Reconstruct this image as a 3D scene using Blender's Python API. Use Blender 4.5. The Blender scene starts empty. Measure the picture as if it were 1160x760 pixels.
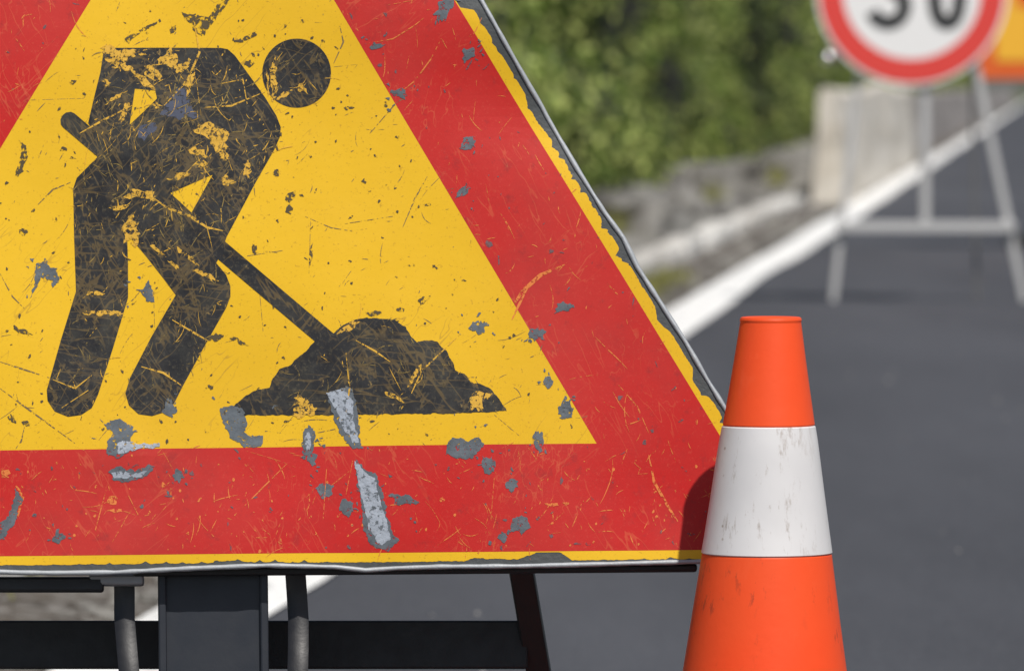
import bpy, bmesh, math, random
import numpy as np
from mathutils import Vector, noise
from mathutils.geometry import tessellate_polygon
R = math.radians
random.seed(7); rng = np.random.default_rng(7)
scene = bpy.context.scene; col = scene.collection

# ------------------------------------------------------------------ camera, sky, sun, exposure
F = 8000.0; K = F / 2200; PITCH = math.atan(278 / F); CAM = Vector((0, 0, .66))
cd = bpy.data.cameras.new('camera'); cam = bpy.data.objects.new('camera', cd); col.objects.link(cam)
cam.location = CAM; cam.rotation_euler = (R(90) - PITCH, 0, 0)
cd.sensor_width = 36; cd.lens = F / 1160 * 36; cd.clip_start = .02; cd.clip_end = 8000
cd.dof.use_dof = True; cd.dof.focus_distance = 5.12; cd.dof.aperture_fstop = 16
scene.camera = cam
SUN_EL, SUN_AZ = R(55), R(23)          # azimuth to the right of straight behind the camera
sv = Vector((math.sin(SUN_AZ) * math.cos(SUN_EL), -math.cos(SUN_AZ) * math.cos(SUN_EL), math.sin(SUN_EL)))
w = bpy.data.worlds.new('World'); scene.world = w; w.use_nodes = True
nt = w.node_tree; sk = nt.nodes.new('ShaderNodeTexSky'); sk.sky_type = 'NISHITA'; sk.sun_disc = False
sk.sun_elevation = SUN_EL; sk.sun_rotation = math.atan2(sv.x, sv.y); sk.dust_density = 1.6; sk.air_density = 1.0
bg = nt.nodes['Background']; bg.inputs[1].default_value = .075; nt.links.new(sk.outputs[0], bg.inputs[0])
sl = bpy.data.lights.new('sun', 'SUN'); sl.energy = 4.8; sl.angle = R(.8); sl.color = (1, .955, .89)
so = bpy.data.objects.new('sun', sl); col.objects.link(so); so.rotation_euler = sv.to_track_quat('Z', 'Y').to_euler()
so.location = (3, -6, 8)
scene.view_settings.view_transform = 'Standard'; scene.view_settings.look = 'None'
scene.view_settings.gamma = 1; scene.view_settings.exposure = -.04; scene.view_settings.use_curve_mapping = False

# ------------------------------------------------------------------ helpers
def tag(o, label=None, cat=None, group=None, kind=None):
    if label: o['label'] = label
    if cat: o['category'] = cat
    if group: o['group'] = group
    if kind: o['kind'] = kind
    return o
def thing(name, label, cat, loc, group=None):
    o = bpy.data.objects.new(name, None); col.objects.link(o); o.location = loc; o.empty_display_size = .1
    return tag(o, label, cat, group)
def wloc(o):
    v = Vector((0, 0, 0))
    while o: v = v + o.location; o = o.parent
    return v
def mesh(name, verts, faces, mat, parent=None, smooth=False, loc=None):
    """verts in world coordinates; stored relative to the parent's (or loc's) origin"""
    off = wloc(parent) if parent else Vector(loc or (0, 0, 0))
    me = bpy.data.meshes.new(name)
    me.from_pydata([tuple(Vector(v) - off) for v in verts], [], faces)
    me.materials.append(mat); me.update()
    if smooth: me.polygons.foreach_set('use_smooth', [True] * len(me.polygons))
    o = bpy.data.objects.new(name, me); col.objects.link(o)
    if parent: o.parent = parent
    else: o.location = off
    return o
class MB:
    def __init__(s): s.v = []; s.f = []
    def add(s, v, f):
        n = len(s.v); s.v += [Vector(x) for x in v]; s.f += [tuple(i + n for i in q) for q in f]; return s
    def box(s, c, dx, dy, dz, X=(1, 0, 0), Y=(0, 1, 0), Z=(0, 0, 1), bev=.002):
        """bevelled box with half sizes, in an arbitrary frame"""
        bm = bmesh.new(); bmesh.ops.create_cube(bm, size=2)
        for v in bm.verts: v.co = Vector((v.co.x * dx, v.co.y * dy, v.co.z * dz))
        if bev: bmesh.ops.bevel(bm, geom=bm.edges[:], offset=bev, segments=2, affect='EDGES', profile=.5)
        X, Y, Z, c = map(Vector, (X, Y, Z, c)); bm.verts.index_update()
        s.add([c + X * v.co.x + Y * v.co.y + Z * v.co.z for v in bm.verts], [[v.index for v in f.verts] for f in bm.faces])
        bm.free(); return s
    def bar(s, a, b, wd, th, side=(1, 0, 0), bev=.0015):
        a, b = Vector(a), Vector(b); Z = (b - a).normalized(); X = Vector(side); X = (X - Z * X.dot(Z)).normalized(); Y = Z.cross(X)
        return s.box((a + b) / 2, wd / 2, th / 2, (b - a).length / 2, X, Y, Z, bev)
    def tube(s, pts, r, n=10, closed=False):
        pts = [Vector(p) for p in pts]; m = len(pts); vs = []; rr = r if hasattr(r, '__len__') else [r] * m
        for i, p in enumerate(pts):
            a = pts[(i - 1) % m] if (closed or i) else p; b = pts[(i + 1) % m] if (closed or i < m - 1) else p
            d = (b - a).normalized(); u = d.cross(Vector((0, 1, .13))).normalized(); v = d.cross(u)
            vs += [p + (u * math.cos(t) + v * math.sin(t)) * rr[i] for t in [k * 2 * math.pi / n for k in range(n)]]
        fs = []
        for i in range(m if closed else m - 1):
            j = (i + 1) % m
            fs += [(i * n + k, i * n + (k + 1) % n, j * n + (k + 1) % n, j * n + k) for k in range(n)]
        if not closed: fs += [tuple(range(n))[::-1], tuple((m - 1) * n + k for k in range(n))]
        return s.add(vs, fs)
    def lathe(s, prof, c, n=64):
        c = Vector(c); m = len(prof)
        vs = [c + Vector((r * math.cos(k * 2 * math.pi / n), r * math.sin(k * 2 * math.pi / n), z)) for r, z in prof for k in range(n)]
        return s.add(vs, [(i * n + k, i * n + (k + 1) % n, (i + 1) * n + (k + 1) % n, (i + 1) * n + k) for i in range(m - 1) for k in range(n)])
    def build(s, name, mat, parent=None, smooth=False, loc=None): return mesh(name, s.v, s.f, mat, parent, smooth, loc)
def autosmooth(o, deg=35):
    me = o.data; me.polygons.foreach_set('use_smooth', [True] * len(me.polygons))
    me.set_sharp_from_angle(angle=R(deg)); return o

# ------------------------------------------------------------------ material helpers
class NM:
    def __init__(s, name, color=(.5, .5, .5), rough=.6, metal=0, spec=None):
        s.m = bpy.data.materials.new(name); s.m.use_nodes = True; s.n = s.m.node_tree.nodes; s.l = s.m.node_tree.links
        s.b = s.n['Principled BSDF']; s.set('Base Color', color); s.set('Roughness', rough); s.set('Metallic', metal)
        if spec is not None: s.set('Specular IOR Level', spec)
        s.tc = s.n.new('ShaderNodeTexCoord').outputs['Object']
    def set(s, k, v):
        if hasattr(v, 'is_linked') or hasattr(v, 'links'): s.l.new(v, s.b.inputs[k])
        elif isinstance(v, (tuple, list)): s.b.inputs[k].default_value = (*v, 1)
        else: s.b.inputs[k].default_value = v
    def inp(s, sock, v):
        if hasattr(v, 'links'): s.l.new(v, sock)
        elif isinstance(v, (tuple, list)): sock.default_value = (*v, 1) if len(sock.default_value) == 4 else v
        else: sock.default_value = v
    def map(s, scale=(1, 1, 1), loc=(0, 0, 0), rot=(0, 0, 0), vec=None):
        n = s.n.new('ShaderNodeMapping'); s.l.new(vec or s.tc, n.inputs[0])
        n.inputs['Scale'].default_value = scale; n.inputs['Location'].default_value = loc; n.inputs['Rotation'].default_value = rot
        return n.outputs[0]
    def noise(s, scale=5, detail=4, rough=.5, dist=0, vec=None, out=0):
        n = s.n.new('ShaderNodeTexNoise'); s.l.new(vec or s.tc, n.inputs['Vector'])
        for k, v in (('Scale', scale), ('Detail', detail), ('Roughness', rough), ('Distortion', dist)): n.inputs[k].default_value = v
        return n.outputs[out]
    def vor(s, scale=5, vec=None, feature='F1', out='Distance'):
        n = s.n.new('ShaderNodeTexVoronoi'); n.feature = feature; s.l.new(vec or s.tc, n.inputs['Vector']); n.inputs['Scale'].default_value = scale
        return n.outputs[out]
    def ramp(s, fac, stops):
        n = s.n.new('ShaderNodeValToRGB'); s.l.new(fac, n.inputs[0]); e = n.color_ramp.elements
        while len(e) < len(stops): e.new(.5)
        for el, (p, c) in zip(e, stops): el.position = p; el.color = (*c, 1) if isinstance(c, (tuple, list)) else (c, c, c, 1)
        return n.outputs[0]
    def mix(s, fac, a, b, mode='MIX'):
        n = s.n.new('ShaderNodeMix'); n.data_type = 'RGBA'; n.blend_type = mode
        s.inp(n.inputs[0], fac); s.inp(n.inputs[6], a); s.inp(n.inputs[7], b); return n.outputs[2]
    def math(s, op, a, b=0.0, clamp=False):
        n = s.n.new('ShaderNodeMath'); n.operation = op; n.use_clamp = clamp; s.inp(n.inputs[0], a); s.inp(n.inputs[1], b); return n.outputs[0]
    def bump(s, h, strength=.3, dist=.01):
        n = s.n.new('ShaderNodeBump'); n.inputs['Strength'].default_value = strength; n.inputs['Distance'].default_value = dist
        s.l.new(h, n.inputs['Height']); s.l.new(n.outputs[0], s.b.inputs['Normal'])
    def lines(s, scale, width, mask_scale, mask_lo, detail=1.5, stretch=(1, 1, 1), rot=(0, 0, 0)):
        """thin wandering scratch lines: contour of a noise, broken by another noise -> 0..1"""
        v = s.map(stretch, (random.random() * 9, 0, random.random() * 9), (0, 0, 0), s.map((1, 1, 1), (0, 0, 0), rot))
        a = s.noise(scale, detail, .5, 0, v); d = s.math('ABSOLUTE', s.math('SUBTRACT', a, .5))
        ln = s.ramp(d, [(width * .4, 1.0), (width, 0.0)])
        mk = s.ramp(s.noise(mask_scale, 3, .6, 0, s.map((1, 1, 1), (random.random() * 9, 3, 1))), [(mask_lo, 0.0), (mask_lo + .06, 1.0)])
        return s.math('MULTIPLY', ln, mk)

# colours of the sheeting
YEL = (.70, .415, .016); RED = (.50, .03, .026); BLK = (.014, .014, .018); GRY = (.125, .145, .165)
def grime(m, col, amt=.25, scale=14, dark=.55):
    g = m.ramp(m.noise(scale, 6, .65), [(.35, 0.0), (.75, 1.0)])
    return m.mix(m.math('MULTIPLY', g, amt), col, tuple(c * dark for c in col) if isinstance(col, tuple) else (.1, .08, .06))
def mat_yellow(spots=True):
    m = NM('yellow_sheeting', YEL, .42, 0, .25)
    c = m.mix(m.ramp(m.noise(5, 3), [(.3, 0.0), (.7, 1.0)]), (.73, .445, .018), (.64, .375, .014))
    sp = m.ramp(m.noise(430, 2, .7), [(.62, 0.0), (.72, 1.0)])
    c = m.mix(m.math('MULTIPLY', sp, .5), c, (.33, .17, .02))
    if spots:
        # fine dirt pits in loose drifts
        p = m.ramp(m.vor(190), [(.07, 1.0), (.13, 0.0)]); k = m.ramp(m.noise(9, 3, .7), [(.5, 0.0), (.62, 1.0)])
        c = m.mix(m.math('MULTIPLY', m.math('MULTIPLY', p, k), .55), c, (.16, .085, .02))
        l = m.lines(70, .008, 9, .54, 2.2, (1, 1, .2), (0, -.7, 0)); c = m.mix(m.math('MULTIPLY', l, .45), c, (.25, .13, .03))
    m.set('Base Color', c); m.set('Roughness', m.math('ADD', m.math('MULTIPLY', m.noise(30, 4), .25), .3))
    m.bump(m.noise(60, 4, .6), .12, .002); return m.m
def mat_red():
    m = NM('red_sheeting', RED, .4, 0, .2)
    c = m.mix(m.ramp(m.noise(4.5, 4, .6), [(.35, 0.0), (.68, 1.0)]), (.465, .015, .014), (.46, .040, .033))
    f = m.ramp(m.noise(420, 3, .75), [(.58, 0.0), (.75, 1.0)]); c = m.mix(m.math('MULTIPLY', f, .3), c, (.60, .13, .08))
    d = m.ramp(m.noise(70, 5, .7), [(.58, 0.0), (.74, 1.0)]); c = m.mix(m.math('MULTIPLY', d, .55), c, (.20, .030, .030))
    g2_ = m.ramp(m.noise(11, 6, .7), [(.5, 0.0), (.72, 1.0)]); c = m.mix(m.math('MULTIPLY', g2_, .35), c, (.26, .030, .028))
    for sc, wd, mk, st, ro in ((110, .012, 14, (1, 1, .4), 0), (90, .012, 10, (1, 1, .15), .5), (90, .010, 10, (1, 1, .15), -.8)):
        l = m.lines(sc, wd, mk, .54, 2, st, (0, ro, 0)); c = m.mix(m.math('MULTIPLY', l, .20), c, (.66, .22, .09))
    m.set('Base Color', c); m.set('Roughness', m.math('ADD', m.math('MULTIPLY', m.noise(25, 5, .6), .3), .24))
    m.bump(m.noise(55, 4, .6), .14, .002); return m.m
def mat_black(wear=1.0):
    m = NM('black_film', BLK, .45, 0, .3)
    c = m.mix(m.ramp(m.noise(45, 5, .65), [(.4, 0.0), (.7, 1.0)]), (.012, .012, .014), (.026, .026, .027))
    ab = m.ramp(m.noise(26, 6, .75), [(.48, 0.0), (.66, 1.0)]); c = m.mix(m.math('MULTIPLY', ab, .4), c, (.075, .070, .052))
    specks = m.ramp(m.noise(300, 4, .75), [(.54, 0.0), (.68, 1.0)]); c = m.mix(m.math('MULTIPLY', specks, .5), c, (.11, .095, .06))
    tot = None
    for sc, wd, mk, lo, st, ro in ((120, .03, 18, .47, (1, 1, .5), .3), (95, .022, 15, .46, (1, 1, .16), .6), (95, .02, 12, .46, (1, 1, .14), -.7), (110, .02, 12, .46, (1, 1, .14), 1.5)):
        l = m.lines(sc, wd, mk, lo, 2.5, st, (0, ro, 0)); tot = l if tot is None else m.math('MAXIMUM', tot, l)
    flake = m.ramp(m.noise(75, 5, .72), [(.66, 0.0), (.69, 1.0)])
    tot = m.math('MAXIMUM', m.math('MULTIPLY', tot, .40), flake)
    c = m.mix(m.math('MULTIPLY', tot, .42 * wear), c, (.42, .27, .07))
    m.set('Base Color', c); m.set('Roughness', m.math('ADD', m.math('MULTIPLY', m.noise(40, 5, .6), .35), .3))
    m.bump(m.noise(150, 4, .6), .2, .001); return m.m
def plain(name, c, rough=.5, metal=0, amt=.3, scale=30, bump=0, dark=.5, erode=0, esc=380):
    m = NM(name, c, rough, metal, .3 if erode else None)
    if erode: m.set('Alpha', m.ramp(m.noise(esc, 5, .7), [(erode - .035, 0.0), (erode + .035, 1.0)])); m.set('Base Color', grime(m, c, amt, scale, dark))
    m.set('Roughness', m.math('ADD', m.math('MULTIPLY', m.noise(scale * 1.7, 4), .25), max(rough - .12, .05)))
    if bump: m.bump(m.noise(scale * 3, 5, .6), bump, .004)
    return m.m
M_yel, M_yel2, M_red, M_blk = mat_yellow(), mat_yellow(False), mat_red(), mat_black()
M_chip = plain('bare_grey_primer', GRY, .55, .1, .8, 110, .1, .4, .40, 300)
M_dchip = plain('dark_scuff', (.085, .065, .035), .7, 0, .5, 120, 0, .5, .47, 300)
M_blue = plain('blue_grey_patch', (.075, .085, .125), .5, 0, .5, 90, 0, .5, .44, 260)
M_zinc = plain('bare_zinc', (.40, .44, .50), .4, .3, .6, 150, .15, .5, .43, 260)
M_rim = plain('rim_metal', (.33, .35, .37), .55, .2, 1.0, 40, .2, .2)
M_bare = plain('sign_primer', (.060, .066, .068), .55, .15, .7, 60, .2, .5)
M_scr_d = plain('dull_film_scratch', (.27, .19, .055), .55, 0, .7, 160, 0, .45, .47, 330)
M_scr_y = plain('yellow_scratch', (.66, .38, .045), .5, 0, .5, 200, 0, .45, .46, 330)
M_scr_o = plain('orange_scratch', (.66, .19, .045), .5, 0, .35, 200, 0, .6, .47, 330)
M_scr_g = plain('grey_scratch', (.17, .12, .06), .6, 0, .4, 200, 0, .5, .48, 300)
M_post = plain('painted_post', (.013, .016, .023), .45, 0, .8, 25, .04, .4)
M_dark = plain('black_steel', (.012, .012, .013), .5, 0, .5, 50, .1, .5)
M_strap = plain('strap_steel', (.009, .009, .011), .42, 0, .8, 60, .06, .4)
M_back = plain('sign_back', (.16, .16, .16), .5, .4, .4, 30)

# ------------------------------------------------------------------ ground, road
LINE = lambda y: -.378 + .2745 / K * (y - 2.43 * K)              # x of the painted edge line's centre at depth y
DIR = Vector((.2745 / K, 1, 0)).normalized(); NRM = Vector((-DIR.y, DIR.x, 0))   # NRM points to the verge (left)
def RP(s, t, z=0):                                        # road coordinates: s along, t to the left of the line
    p = Vector((LINE(0), 0, 0)) + DIR * s + NRM * t; p.z = z; return p
def asphalt():
    m = NM('asphalt', (.05, .05, .055), .85)
    big = m.ramp(m.noise(1.3, 6, .62, 0, m.map((1, .13, 1))), [(.38, 0.0), (.62, 1.0)])
    c = m.mix(big, (.032, .034, .042), (.054, .057, .068))
    agg = m.ramp(m.vor(140, out='Color'), [(.2, 0.0), (.95, 1.0)]); c = m.mix(m.math('MULTIPLY', agg, .5), c, (.085, .087, .098))
    st = m.ramp(m.vor(26), [(.05, 1.0), (.10, 0.0)]); k = m.ramp(m.noise(6, 2), [(.55, 0.0), (.6, 1.0)])
    c = m.mix(m.math('MULTIPLY', m.math('MULTIPLY', st, k), .7), c, (.2, .19, .18))
    m.set('Base Color', c); m.bump(m.vor(150), .5, .004); return m.m
def paint():
    m = NM('road_paint', (.78, .78, .76), .6)
    c = m.mix(m.ramp(m.noise(3, 5, .6), [(.35, 0.0), (.75, 1.0)]), (.86, .86, .84), (.78, .775, .76))
    w_ = m.ramp(m.noise(14, 6, .75, 0, m.map((1, .3, 1))), [(.56, 0.0), (.62, 1.0)]); c = m.mix(m.math('MULTIPLY', w_, .6), c, (.2, .2, .2))
    m.set('Base Color', c); m.bump(m.vor(120), .3, .003); return m.m
def soil():
    m = NM('verge_soil', (.1, .08, .06), .95)
    c = m.mix(m.ramp(m.noise(7, 6, .7), [(.35, 0.0), (.68, 1.0)]), (.036, .027, .020), (.11, .090, .070))
    c = m.mix(m.ramp(m.vor(38, out='Color'), [(.45, 0.0), (.9, 1.0)]), c, (.25, .235, .215)); m.set('Base Color', c)
    m.bump(m.noise(30, 6, .7), .9, .02); return m.m
def grassy():
    m = NM('field_grass', (.06, .08, .02), .95)
    m.set('Base Color', m.mix(m.noise(3, 6, .7), (.045, .065, .02), (.12, .12, .05))); m.bump(m.noise(20, 6, .7), 1, .05); return m.m
def stone(name, a, b, sc=4, crack=True):
    m = NM(name, a, .9)
    ov = m.map((1, .04, 1)); c = m.mix(m.ramp(m.noise(sc, 7, .68, 0, ov), [(.38, 0.0), (.62, 1.0)]), a, b)
    if crack:
        d = m.ramp(m.noise(sc * 2.3, 8, .75, 0, ov), [(.55, 0.0), (.64, 1.0)]); c = m.mix(m.math('MULTIPLY', d, .7), c, tuple(x * .35 for x in a))
    m.set('Base Color', c); m.bump(m.noise(sc * 5, 7, .7), .8, .02); return m.m
M_asph, M_paint, M_soil, M_field = asphalt(), paint(), soil(), grassy()
M_kerb = stone('kerb_concrete', (.66, .65, .62), (.48, .46, .43), 3)
M_rock = stone('verge_rock', (.065, .060, .054), (.32, .31, .285), 6)
M_conc = stone('barrier_concrete', (.74, .70, .63), (.50, .45, .37), 3)
M_wallst = stone('rubble_wall', (.30, .28, .27), (.20, .18, .17), 2)

G = 4000
tag(mesh('ground', [(-G, -G, -.03), (G, -G, -.03), (G, G, -.03), (-G, G, -.03)], [(0, 1, 2, 3)], M_field), kind='structure')
def strip(name, s0, s1, t0, t1, z, mat, ds=None, fz=None, nt_=1):
    n = 1 if ds is None else int((s1 - s0) / ds); vs = []; fs = []
    for i in range(n + 1):
        for j in range(nt_ + 1):
            s_, t_ = s0 + (s1 - s0) * i / n, t0 + (t1 - t0) * j / nt_
            vs.append(RP(s_, t_, z + (fz(s_, t_) if fz else 0)))
    for i in range(n):
        for j in range(nt_):
            a = i * (nt_ + 1) + j; fs.append((a, a + 1, a + nt_ + 2, a + nt_ + 1)[::-1])
    return mesh(name, vs, fs, mat)
tag(strip('road', -60, 1500, -7.2, .14, 0, M_asph), kind='structure')
# worn painted edge line: slightly ragged sides
LW = .08
vs, fs = [], []
N = 900
for i in range(N):
    s_ = -8 + i * .16 if i < 700 else 104 + (i - 700) * 6
    e = lambda q: .006 * noise.noise(Vector((s_ * 3, q, 0))) + .030 * noise.noise(Vector((s_ * .22, q, 5))) + .022 * noise.noise(Vector((s_ * .1, 3, 5)))
    vs += [RP(s_, -LW + e(1), .004), RP(s_, LW + e(9), .004)]
    if i: fs.append((2 * i - 2, 2 * i - 1, 2 * i + 1, 2 * i)[::-1])
tag(mesh('edge_line', vs, fs, M_paint), kind='structure')
tag(strip('far_edge_line', -20, 1200, -6.85, -6.72, .004, M_paint), kind='structure')
# soil between line and kerb, and rising rubble bank behind the kerb
nz = lambda s_, t_, f, a: a * noise.fractal(Vector((s_ * f / 2, t_ * f, 2.7)), 1, 2, 5)
tag(strip('soil_strip', -4, 150, .08, .50, .004, M_soil, .12, lambda s_, t_: max(0, .018 * math.sin((t_ - .08) / .42 * math.pi) + nz(s_, t_, 6, .014)), 8), kind='structure')
tag(strip('verge', -4, 200, .43, 6.5, .045, M_rock, .2, lambda s_, t_: nz(s_, t_, 2.6, .05) + nz(s_, t_, 9, .016) + min(.07, (t_ - .43) * .09), 62), kind='structure')

def blob_rock(rx, ry, rz, seed):
    bm = bmesh.new(); bmesh.ops.create_icosphere(bm, subdivisions=3, radius=1)
    for v in bm.verts:
        p = v.co.copy(); k = 1 + .5 * noise.noise(p * 1.3 + Vector((seed, 0, 0))) + .28 * noise.noise(p * 3 + Vector((0, seed, 0))) + .12 * noise.noise(p * 7)
        q = Vector((abs(p.x) ** .75 * math.copysign(1, p.x), abs(p.y) ** .75 * math.copysign(1, p.y), abs(p.z) ** .7 * math.copysign(1, p.z)))
        v.co = Vector((q.x * rx, q.y * ry, q.z * rz)) * k
    bm.verts.index_update(); V = [v.co.copy() for v in bm.verts]; Fc = [[v.index for v in f.verts] for f in bm.faces]; bm.free(); return V, Fc

# kerb: rough low stones laid end to end
r2 = random.Random(11)
s_ = -1.5; k = 0
KB = MB()
while s_ < 39:
    L = r2.uniform(.75, 1.05); h = r2.uniform(.060, .078); hw = r2.uniform(.060, .078); tt = .36 + r2.uniform(-.02, .02); yaw = r2.uniform(-.02, .02)
    D = (DIR + NRM * yaw).normalized(); Nn = Vector((-D.y, D.x, 0))
    bm = bmesh.new(); bmesh.ops.create_cube(bm, size=2); bmesh.ops.subdivide_edges(bm, edges=bm.edges[:], cuts=7, use_grid_fill=True)
    c = RP(s_ + L / 2, tt, h / 2)
    for v in bm.verts:
        p = v.co; sm = 1 - .10 * (abs(p.x) ** 8 + abs(p.y) ** 6)
        q = c + D * (p.x * (L / 2 - .008)) + Nn * (p.y * hw * sm) + Vector((0, 0, (p.z * (h / 2 + .01)) * (1 - .14 * abs(p.y) ** 4 - .12 * abs(p.x) ** 10)))
        v.co = q + Vector((noise.noise(q * 14), noise.noise(q * 14 + Vector((7, 0, 0))), noise.noise(q * 14 + Vector((0, 9, 0))))) * .011
    bm.verts.index_update(); V = [v.co.copy() for v in bm.verts]; Fc = [[v.index for v in f.verts] for f in bm.faces]; bm.free()
    KB.add(V, Fc)
    s_ += L + r2.uniform(.0, .02)
tag(KB.build('kerb', M_kerb, None, True), kind='structure')

# ------------------------------------------------------------------ px -> world on the sign plane
RIGHT = Vector((1, 0, 0)); FWD = Vector((0, math.cos(PITCH), -math.sin(PITCH))); UP = Vector((0, math.sin(PITCH), math.cos(PITCH)))
def ray(px, py): return FWD + RIGHT * ((px - 580) / F) - UP * ((py - 380) / F)
def gpt(px, py, z=0):
    d = ray(px, py); return CAM + d * ((z - CAM.z) / d.z)
LEAN = R(8.5); SU = Vector((0, math.sin(LEAN), math.cos(LEAN))); SN = Vector((0, -math.cos(LEAN), math.sin(LEAN)))   # up and outward normal of the sign
SO = CAM + ray(400, 640) * 5.14
def plane(px, py):
    d = ray(px, py); return CAM + d * ((SO - CAM).dot(SN) / d.dot(SN))
def g2(x, y, cx, cy, sx, sy, rot=0):
    c, s = math.cos(rot), math.sin(rot); dx, dy = x - cx, y - cy; a = (dx * c + dy * s) / sx; b = (-dx * s + dy * c) / sy
    return math.exp(-(a * a + b * b))
def dent(x, y):
    z = .0085 * g2(x, y, 585, 22, 150, 60, .15) - .0045 * g2(x, y, 650, 140, 120, 50, .15)
    z += -.0012 * g2(x, y, 150, 560, 70, 34) + .0012 * g2(x, y, 145, 515, 34, 24)
    z += -.0030 * g2(x, y, 440, 670, 60, 50) + .0012 * g2(x, y, 300, 600, 120, 50) - .0022 * g2(x, y, 730, 560, 90, 60)
    z += .0010 * math.sin(x / 97 + y / 160) + .0009 * math.sin(x / 71 - y / 63 + 2) + .0008 * g2(x, y, 405, 520, 30, 80, -.2)
    return z
def S(px, py, off=0):
    """photo pixel on the sign face -> world point 'off' metres proud of it"""
    return plane(px, py) + SN * (off * .4 + dent(px, py))
def isect(p, q, a, b):
    d1 = (q[0] - p[0], q[1] - p[1]); d2 = (b[0] - a[0], b[1] - a[1]); t = ((a[0] - p[0]) * d2[1] - (a[1] - p[1]) * d2[0]) / (d1[0] * d2[1] - d1[1] * d2[0])
    return (p[0] + d1[0] * t, p[1] + d1[1] * t)
def flat(name, loops, off, mat, parent, grid=26, jag=0, seed=0):
    """flat sheet cut to the given outline (first loop) and holes, following the dents of the panel"""
    V = [Vector((x, y, 0)) for l in loops for x, y in l]
    tris = tessellate_polygon([[Vector((x, y, 0)) for x, y in l] for l in loops])
    bm = bmesh.new(); bv = [bm.verts.new(v) for v in V]
    for t in tris:
        try: bm.faces.new([bv[i] for i in t])
        except ValueError: pass
    xs = [v.x for v in V]; ys = [v.y for v in V]
    if grid:
        for a0, a1, nrm in ((min(xs), max(xs), (1, 0, 0)), (min(ys), max(ys), (0, 1, 0))):
            q = math.ceil(a0 / grid) * grid + .37
            while q < a1:
                bmesh.ops.bisect_plane(bm, geom=bm.verts[:] + bm.edges[:] + bm.faces[:], dist=.001, plane_co=Vector(nrm) * q, plane_no=nrm); q += grid
    bm.verts.index_update()
    W = [S(v.co.x, v.co.y, off) for v in bm.verts]; Fc = [[v.index for v in f.verts] for f in bm.faces]; bm.free()
    o = mesh(name, W, Fc, mat, parent)
    bm = bmesh.new(); bm.from_mesh(o.data)
    for f in bm.faces:
        if f.normal.dot(SN) < 0: f.normal_flip()
    bm.to_mesh(o.data); bm.free(); return o
def rounded(poly, r, n=8):
    out = []; m = len(poly)
    for i in range(m):
        p = Vector(poly[i]); a = (Vector(poly[i - 1]) - p).normalized(); b = (Vector(poly[(i + 1) % m]) - p).normalized()
        ang = a.angle(b); d = r / math.tan(ang / 2); c = p + (a + b).normalized() * (r / math.sin(ang / 2))
        p0, p1 = p + a * d, p + b * d; a0 = math.atan2(p0.y - c.y, p0.x - c.x); a1 = math.atan2(p1.y - c.y, p1.x - c.x)
        da = (a1 - a0 + math.pi) % (2 * math.pi) - math.pi
        out += [(c.x + r * math.cos(a0 + da * k / n), c.y + r * math.sin(a0 + da * k / n)) for k in range(n + 1)]
    return out
def smooth_poly(pts, it=2):
    for _ in range(it):
        o = []
        for i in range(len(pts)):
            a, b = pts[i], pts[(i + 1) % len(pts)]
            o += [(a[0] * .75 + b[0] * .25, a[1] * .75 + b[1] * .25), (a[0] * .25 + b[0] * .75, a[1] * .25 + b[1] * .75)]
        pts = o
    return pts
def jagged(pts, amp, step, seed):
    """ragged flaked outline: several octaves of noise along the edge"""
    o = []; step = min(step, 1.6)
    for i in range(len(pts)):
        a, b = Vector(pts[i]), Vector(pts[(i + 1) % len(pts)]); L = (b - a).length; n = max(1, int(L / step))
        for k in range(n):
            p = a.lerp(b, k / n); q = Vector((p.x, p.y, seed * 3.7))
            dx = noise.noise(q / 9) * 1.5 + noise.noise(q / 4) + noise.noise(q / 1.9) * .6; dy = noise.noise(q / 9 + Vector((50, 0, 0))) * 1.5 + noise.noise(q / 4 + Vector((50, 0, 0))) + noise.noise(q / 1.9 + Vector((50, 0, 0))) * .6
            o.append((p.x + dx * amp, p.y + dy * amp))
    return o

# ------------------------------------------------------------------ THE ROADWORKS SIGN
base = SO.copy(); base.z = 0; base.y += .02
sign = thing('roadworks_sign', 'large scratched red and yellow triangular warning sign with black digging worker, on black stand', 'road sign', base)
iL = ((103, 0), (0, 169)); iR = ((378, 0), (676, 502)); iB = ((0, 510), (676, 502))
I_ap, I_r, I_l = isect(*iL, *iR), isect(*iR, *iB), isect(*iL, *iB)
oL = ((-34, 0), (-137, 169)); oR = ((513.6, 0), (671, 257)); oB = ((0, 629.5), (850, 622))
O_ap, O_r, O_l = isect(*oL, *oR), isect(*oR, *oB), isect(*oL, *oB)
red_outer = rounded([O_ap, O_r, O_l], 26)
# metal edge, with the bends seen in the photograph
right = [(544, 0), (572, 50), (600, 98), (614, 121), (619, 131), (654, 192), (684, 240), (706, 270), (722, 303), (746, 340), (777, 388), (800, 428), (823, 465), (862, 531), (896, 588)]
corner = [(908, 610), (910, 624), (902, 633), (888, 635)]
bott = [(840, 635), (780, 636), (690, 638.5), (587, 641), (500, 641.5), (450, 643), (414, 645.5), (380, 642), (302, 640.5), (221, 643.5), (129, 648), (60, 648.5), (22, 648), (-6, 647), (-60, 645), (-400, 648)]
e = rounded([O_ap, O_r, O_l], 26)
off_l = isect((-62, 0), (-165, 169), (0, 643), (850, 640)); off_a = isect((-62, 0), (-165, 169), (540, 0), (696, 257))
lcor = [(off_l[0] + 55, off_l[1]), (off_l[0] + 18, off_l[1] - 4), (off_l[0] + 12, off_l[1] - 20), (off_l[0] + 36, off_l[1] - 60)]
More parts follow.
